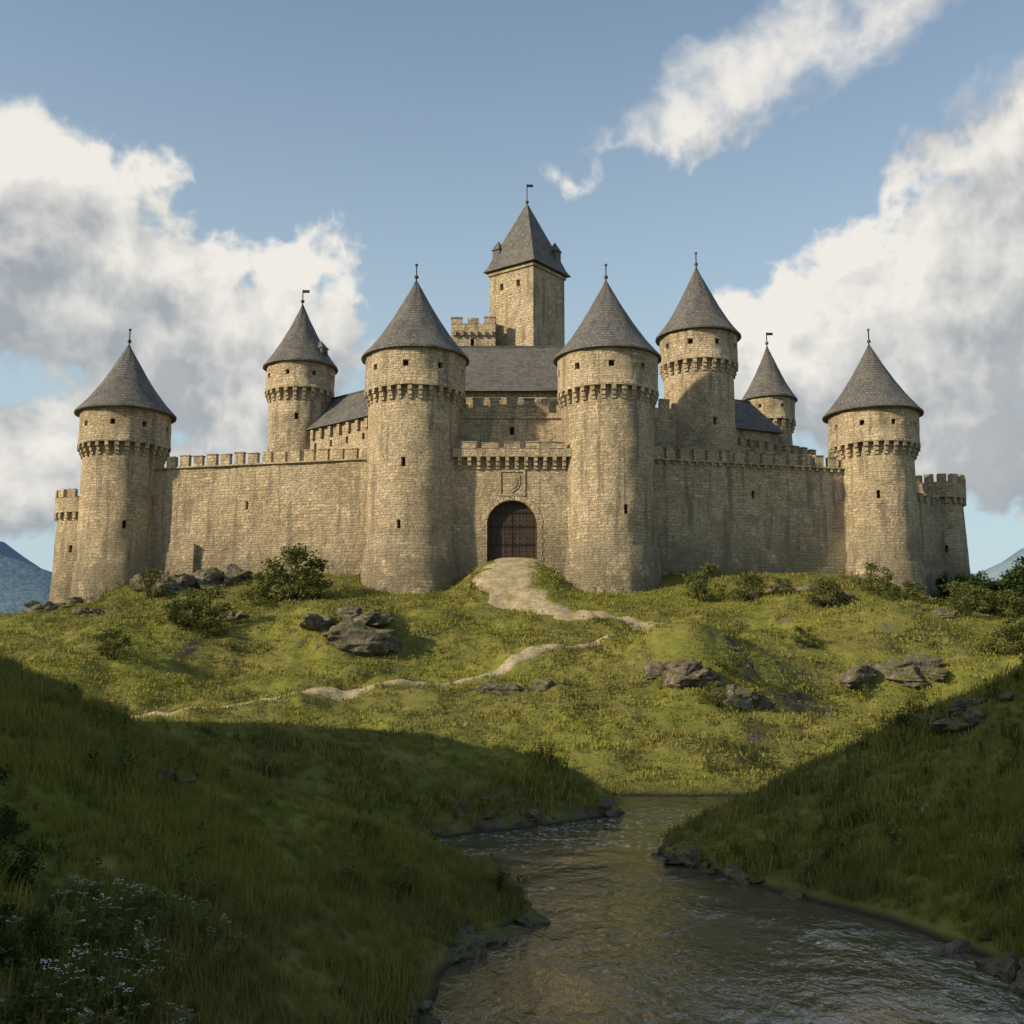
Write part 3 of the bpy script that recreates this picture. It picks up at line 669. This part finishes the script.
def weed(seed,flower):
    r=np.random.default_rng(seed);V=[];F=[];mi=[]
    def quad(a,b,c,d,m_): o_=len(V);V.extend([a,b,c,d]);F.append((o_,o_+1,o_+2,o_+3));mi.append(m_)
    for s_ in range(5):
        a=r.uniform(0,6.28);h=r.uniform(.25,.6);b=np.array([r.normal()*.06,r.normal()*.06,0]);t=b+np.array([math.cos(a)*.12,math.sin(a)*.12,h])
        w=np.array([.005,0,0]);quad(b-w,b+w,t+w,t-w,0)
        for j in range(9):
            f=r.uniform(.15,.9);p=b+(t-b)*f;aa=r.uniform(0,6.28);L=.12*(1-f*.5);d=np.array([math.cos(aa),math.sin(aa),r.uniform(-.1,.5)])*L;n=np.array([-math.sin(aa),math.cos(aa),0])*.022
            quad(p,p+d*.5+n,p+d,p+d*.5-n,0)
        if flower:
            for j in range(7):
                c=t+np.array([r.normal()*.024,r.normal()*.024,r.normal()*.006]);e=.009
                quad(c+[e,0,0],c+[0,e,.003],c+[-e,0,0],c+[0,-e,.003],1)
    o_=npmesh('weed',np.array(V),np.array(F),M_leaf,smooth=False,linkit=False);o_.data.materials.append(M_fl);o_.data.polygons.foreach_set('material_index',mi);return o_
addg('wildflowers',1300,(-12,-3.8,10,18),61,[weed(1,True),weed(2,False),weed(3,False)],.7,1.15,(1.5,.08))
addg('wildflowers',700,(8,20,18,36),62,[weed(4,True),weed(5,False)],.5,.9,(2.5,.15))
addg('weeds',4000,(-50,50,54,108),63,[weed(6,False),weed(7,False)],1.0,2.0,(4,.12))
addg('weeds',4500,(-22,22,12,50),64,[weed(8,False),weed(9,False)],.6,1.5,(2,.1))
# ---------------------------------------------------------------- shrubs
def foliage(r,blobs,nl,ls,flat=.8):
    c=[]
    for (bx,by,bz,br) in blobs:
        n=int(nl*br*br)
        u=r.normal(size=(n,3));u/=np.linalg.norm(u,axis=1)[:,None]
        rad=br*(r.uniform(.25,1,n)**.5)*(1+.3*r.normal(size=n))
        c.append(np.array([bx,by,bz])+u*rad[:,None]*np.array([1,1,flat]))
    c=np.concatenate(c);c=c[c[:,2]>.02];n=len(c)
    a=r.normal(size=(n,3));a/=np.linalg.norm(a,axis=1)[:,None];b=np.cross(a,r.normal(size=(n,3)));b/=np.linalg.norm(b,axis=1)[:,None]
    s_=(ls*r.uniform(.5,1.3,n))[:,None]
    V=np.stack([c-a*s_,c+b*s_*.45,c+a*s_,c-b*s_*.45],1).reshape(-1,3)
    return V,np.arange(4*n).reshape(n,4)
def limb(p0,p1,r0,r1,k=6):
    p0=np.array(p0,float);p1=np.array(p1,float);d=p1-p0;d/=np.linalg.norm(d)+1e-9;a=np.cross(d,[.3,.9,.1]);a/=np.linalg.norm(a);b=np.cross(d,a)
    V=[];F=[]
    for p,rr in ((p0,r0),((p0+p1)/2+a*.08*np.linalg.norm(p1-p0),(r0+r1)/2),(p1,r1)):
        for i in range(k): t=6.283*i/k;V.append(p+(a*math.cos(t)+b*math.sin(t))*rr)
    for l in range(2):
        for i in range(k): j=(i+1)%k;F.append((l*k+i,l*k+j,(l+1)*k+j,(l+1)*k+i))
    return np.array(V),np.array(F)
def plant(seed,w,h,nb,nl,ls,trunk=.06,lo=.2):
    r=np.random.default_rng(seed);bl=[]
    for i in range(nb):
        a=r.uniform(0,6.28);q=w*r.uniform(.1,1)**.6;z=h*r.uniform(lo,1)
        q*=math.sqrt(max(.1,1-((z/h-.4)/.66)**2))
        bl.append((q*math.cos(a)*.85,q*math.sin(a)*.85,z,w*r.uniform(.14,.32)))
    V,F=foliage(r,bl,nl,ls);Vs=[V];Fs=[F];o_=len(V);nleaf=len(F)
    for b in bl[:14]:
        v,f=limb((r.normal()*.05*w,r.normal()*.05*w,-.3),(b[0],b[1],b[2]),trunk,trunk*.25);Vs.append(v);Fs.append(f+o_);o_+=len(v)
    ob=npmesh('shrub_mesh',np.concatenate(Vs),np.concatenate(Fs),M_leaf,smooth=False,linkit=False)
    ob.data.materials.append(M_bark);mi=np.zeros(len(ob.data.polygons),np.int32);mi[nleaf:]=1;ob.data.polygons.foreach_set('material_index',mi)
    return ob.data
sh=[plant(200+i,1.0,1.5,26,1500,.06,.025) for i in range(5)]
r=np.random.default_rng(77)
SHR=[(-19,96,3.5),(-21.2,95.2,2.5),(-17.3,95.4,2.0),(-23.5,84.5,2.6),(-24.8,82.5,1.7),(-22.4,81.8,1.3),(-32,98,1.9),(17,96,2.2),(20.2,93,1.9),(22.6,92.5,1.3),(25.6,89.5,2.1),(27,90,1.3),(35.5,78,2.3),(-27,75,1.6),(12,66,.9),(33,100,2.2),(31,89,1.2),(21,80,1.2),(41,100,2.5),(44,102,2.3),(39,95,1.9),(43,96,1.7),(-45,104,1.2),(14,71,1.1),(36,99,1.5)]
for (x,y,s_) in SHR:
    z=float(H(np.array([x]),np.array([y]))[0]);o_=bpy.data.objects.new('shrub',r.choice(np.array(sh,dtype=object)));link(o_);o_.location=(x,y,z-.1*s_);o_.scale=(s_,s_,s_*r.uniform(.75,1.0));o_.rotation_euler=(0,0,r.uniform(0,6))
nb=[plant(300+i,.8,.9,20,5500,.032,.015,.1) for i in range(2)]
for d_ in nb: d_.materials[0]=M_leafd
for (x,y,s_) in [(-6.3,14.2,.9),(-5.4,14.6,.5),(-7.4,16.2,1.0),(-6.3,12.6,.7),(-9,18.4,.9),(-7.9,17.4,.6)]:
    z=float(H(np.array([x]),np.array([y]))[0]);o_=bpy.data.objects.new('bramble_bush',nb[int(r.integers(2))]);link(o_);o_.location=(x,y,z-.1);o_.scale=(s_,)*3;o_.rotation_euler=(0,0,r.uniform(0,6))
def treemass(name,area,n,hmin,hmax,seed,ls):
    r=np.random.default_rng(seed);Vs=[];Fs=[];o_=0
    for i in range(n):
        x=r.uniform(area[0],area[1]);y=r.uniform(area[2],area[3]);z=float(H(np.array([x]),np.array([y]))[0]);h=r.uniform(hmin,hmax)
        bl=[]
        for j in range(16):
            a=r.uniform(0,6.28);f=r.uniform(.12,1);q=h*.36*math.sqrt(max(.05,1-((f-.45)/.6)**2))*r.uniform(.3,1)
            bl.append((x+q*math.cos(a),y+q*math.sin(a),z+h*f,h*r.uniform(.1,.17)))
        V,F=foliage(r,bl,240,ls,.9);Vs.append(V);Fs.append(F+o_);o_+=len(V)
        v,f=limb((x,y,z-.5),(x,y,z+h*.8),h*.03,h*.01);Vs.append(v);Fs.append(f+o_);o_+=len(v)
    return npmesh(name,np.concatenate(Vs),np.concatenate(Fs),M_leafd,smooth=False)
treemass('distant_trees',(53,80,112,140),34,6,9.5,5,.3)
treemass('distant_trees',(46,58,102,116),16,3.0,5.0,6,.2)
treemass('distant_trees',(-110,-70,130,190),20,5,9,7,.35)
# ---------------------------------------------------------------- distant hills
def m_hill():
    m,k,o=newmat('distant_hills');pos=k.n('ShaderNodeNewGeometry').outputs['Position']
    c=k.mix(k.mr(k.noise(pos,.006,6,.65),.4,.6),(.16,.22,.28),(.21,.28,.31))  # bluish tones put the haze of distance into the base colour
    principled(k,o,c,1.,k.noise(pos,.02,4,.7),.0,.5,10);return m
M_hill=m_hill()
na=420;nr=26
th=np.linspace(0,2*math.pi,na);rr=np.linspace(700,2600,nr)
T,RR=np.meshgrid(th,rr);x=RR*np.sin(T);y=RR*np.cos(T)
az=(T+math.pi)%(2*math.pi)-math.pi
hgt=95+70*fbm(x/600+7,y/600,5,51)
bump=90*np.exp(-((az+.47)/.10)**2)+75*np.exp(-((az-.50)/.10)**2)
z=(hgt+bump)*ss(750,1500,RR)*(1+.25*fbm(x/160,y/160,4,52))-3
i=np.arange(na*nr).reshape(nr,na)
F=np.stack([i[:-1,:-1].ravel(),i[:-1,1:].ravel(),i[1:,1:].ravel(),i[1:,:-1].ravel()],1)[:,::-1]
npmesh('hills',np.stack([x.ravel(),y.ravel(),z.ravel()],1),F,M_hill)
# ---------------------------------------------------------------- sun, sky
SD=Vector((-.90,-.436,0)).normalized();EL=26
lamp=bpy.data.lights.new('sun','SUN');lamp.energy=5.0;lamp.angle=R(1.5);lamp.color=(1,.85,.60)
so=link(bpy.data.objects.new('sun',lamp));dv=-(SD*math.cos(R(EL))+Vector((0,0,math.sin(R(EL)))))
so.rotation_euler=dv.to_track_quat('-Z','Y').to_euler();so.location=(-200,-100,200)
w=bpy.data.worlds.new('World');S.world=w;w.use_nodes=True;t=w.node_tree;t.nodes.clear();q=NT(t);k=q
dirv=k.n('ShaderNodeVectorMath',{0:k.n('ShaderNodeTexCoord').outputs['Generated']},operation='NORMALIZE').outputs[0]
sp=k.n('ShaderNodeSeparateXYZ',{0:dirv});az=k.m('ARCTAN2',sp.outputs[0],sp.outputs[1]);el=k.m('ARCSINE',sp.outputs[2])
PP=k.n('ShaderNodeCombineXYZ',{0:az,1:el}).outputs[0]
ELL=[(-21,17.5,10,7,0,1),(-27,21.5,6,4.5,0,.9),(-14,16,8,4.6,20,.95),(-11.5,20.3,4,2.6,35,.6),(-25,10,9,4.5,0,.9),
      (23,18,11,7,24,1.15),(27,23,6.5,5,35,1.1),(17,15,8.5,4.5,0,.95),(26,9.5,5.5,2.4,0,.6),
      (13.5,29.5,12,3.0,24,.82),(21,33,9,3.0,20,.75),(60,22,20,10,0,.9),(-70,20,25,10,0,.9)]
def ell(Pv):
    acc=None
    for (a_,e_,ra,re,ro,am) in ELL:
        v=q.n('ShaderNodeVectorMath',{0:Pv,1:(R(a_),R(e_),0)},operation='SUBTRACT').outputs[0]
        if ro: v=q.n('ShaderNodeVectorRotate',{'Vector':v,'Angle':-R(ro)},rotation_type='Z_AXIS').outputs[0]
        v=q.n('ShaderNodeVectorMath',{0:v,1:(1/R(ra),1/R(re),0)},operation='MULTIPLY').outputs[0]
        l=q.n('ShaderNodeVectorMath',{0:v},operation='LENGTH').outputs['Value']
        mm=q.m('MULTIPLY_ADD',l,-am,am)
        acc=mm if acc is None else q.m('MAXIMUM',acc,mm)
    acc=q.m('MINIMUM',acc,q.m('MULTIPLY',acc,2.0))
    return q.m('MAXIMUM',acc,-1.8)
def shift(off): return k.n('ShaderNodeVectorMath',{0:PP,1:off},operation='ADD').outputs[0]
A0=ell(PP)
n1=q.noise(PP,6.5,9,.58,.15,'2D')
ridg=q.m('ABSOLUTE',q.m('SUBTRACT',q.noise(PP,17,3,.5,0,'2D'),.5))
D0=q.m('ADD',q.m('MULTIPLY_ADD',q.m('SUBTRACT',n1,.5),2.1,A0),q.m('MULTIPLY_ADD',ridg,-1.3,.18))
na_=q.noise(PP,6.5,5,.6,.15,'2D');nb_=q.noise(shift((-.016,.024,0)),6.5,5,.6,.15,'2D')
nc_=q.noise(shift((-.04,.075,0)),6.5,3,.5,.15,'2D')
A2=ell(shift((-.03,.075,0)))
D2=q.m('MULTIPLY_ADD',q.m('SUBTRACT',nc_,.5),1.6,A2)
top_=k.mr(el,.42,.50,.28,.9)
alpha=k.mr(D0,-.02,top_)
lit=k.m('ADD',k.m('MULTIPLY_ADD',q.m('SUBTRACT',na_,nb_),2.4,.78),k.m('MULTIPLY_ADD',D2,-.60,k.m('MULTIPLY',ridg,-1.1)))
lit=k.m('MAXIMUM',lit,k.m('MULTIPLY',q.m('SUBTRACT',na_,.3),.6))
lit=k.m('MINIMUM',k.m('MAXIMUM',lit,k.mr(el,.42,.50,0,.8)),1.0)
ccol=k.mix(lit,(.36,.40,.44),(1.0,.955,.88))
sky=k.n('ShaderNodeTexSky',sky_type='NISHITA',sun_disc=False,sun_elevation=R(EL),sun_rotation=R(244.2),air_density=1.0,dust_density=1.5,ozone_density=1.2)
bg=k.n('ShaderNodeBackground',{'Color':sky.outputs[0],'Strength':.15})
haze=k.n('ShaderNodeBackground',{'Color':(.52,.66,.71,1),'Strength':1.})
hf=k.mr(el,.66,.02,0.14,.85)
mx=k.n('ShaderNodeMixShader',{0:hf,1:bg.outputs[0],2:haze.outputs[0]})
cb=k.n('ShaderNodeBackground',{'Color':ccol,'Strength':.9})
af=k.m('MULTIPLY',alpha,.95)
m2=k.n('ShaderNodeMixShader',{0:af,1:mx.outputs[0],2:cb.outputs[0]})
wo=k.n('ShaderNodeOutputWorld');k.t.links.new(m2.outputs[0],wo.inputs[0])
# ---------------------------------------------------------------- camera
cam=bpy.data.cameras.new('camera');cam.sensor_width=36;cam.lens=36*1100/1024;cam.clip_end=12000;cam.clip_start=.1
co=link(bpy.data.objects.new('camera',cam));co.location=(0,0,6);co.rotation_euler=(R(98),0,0);S.camera=co
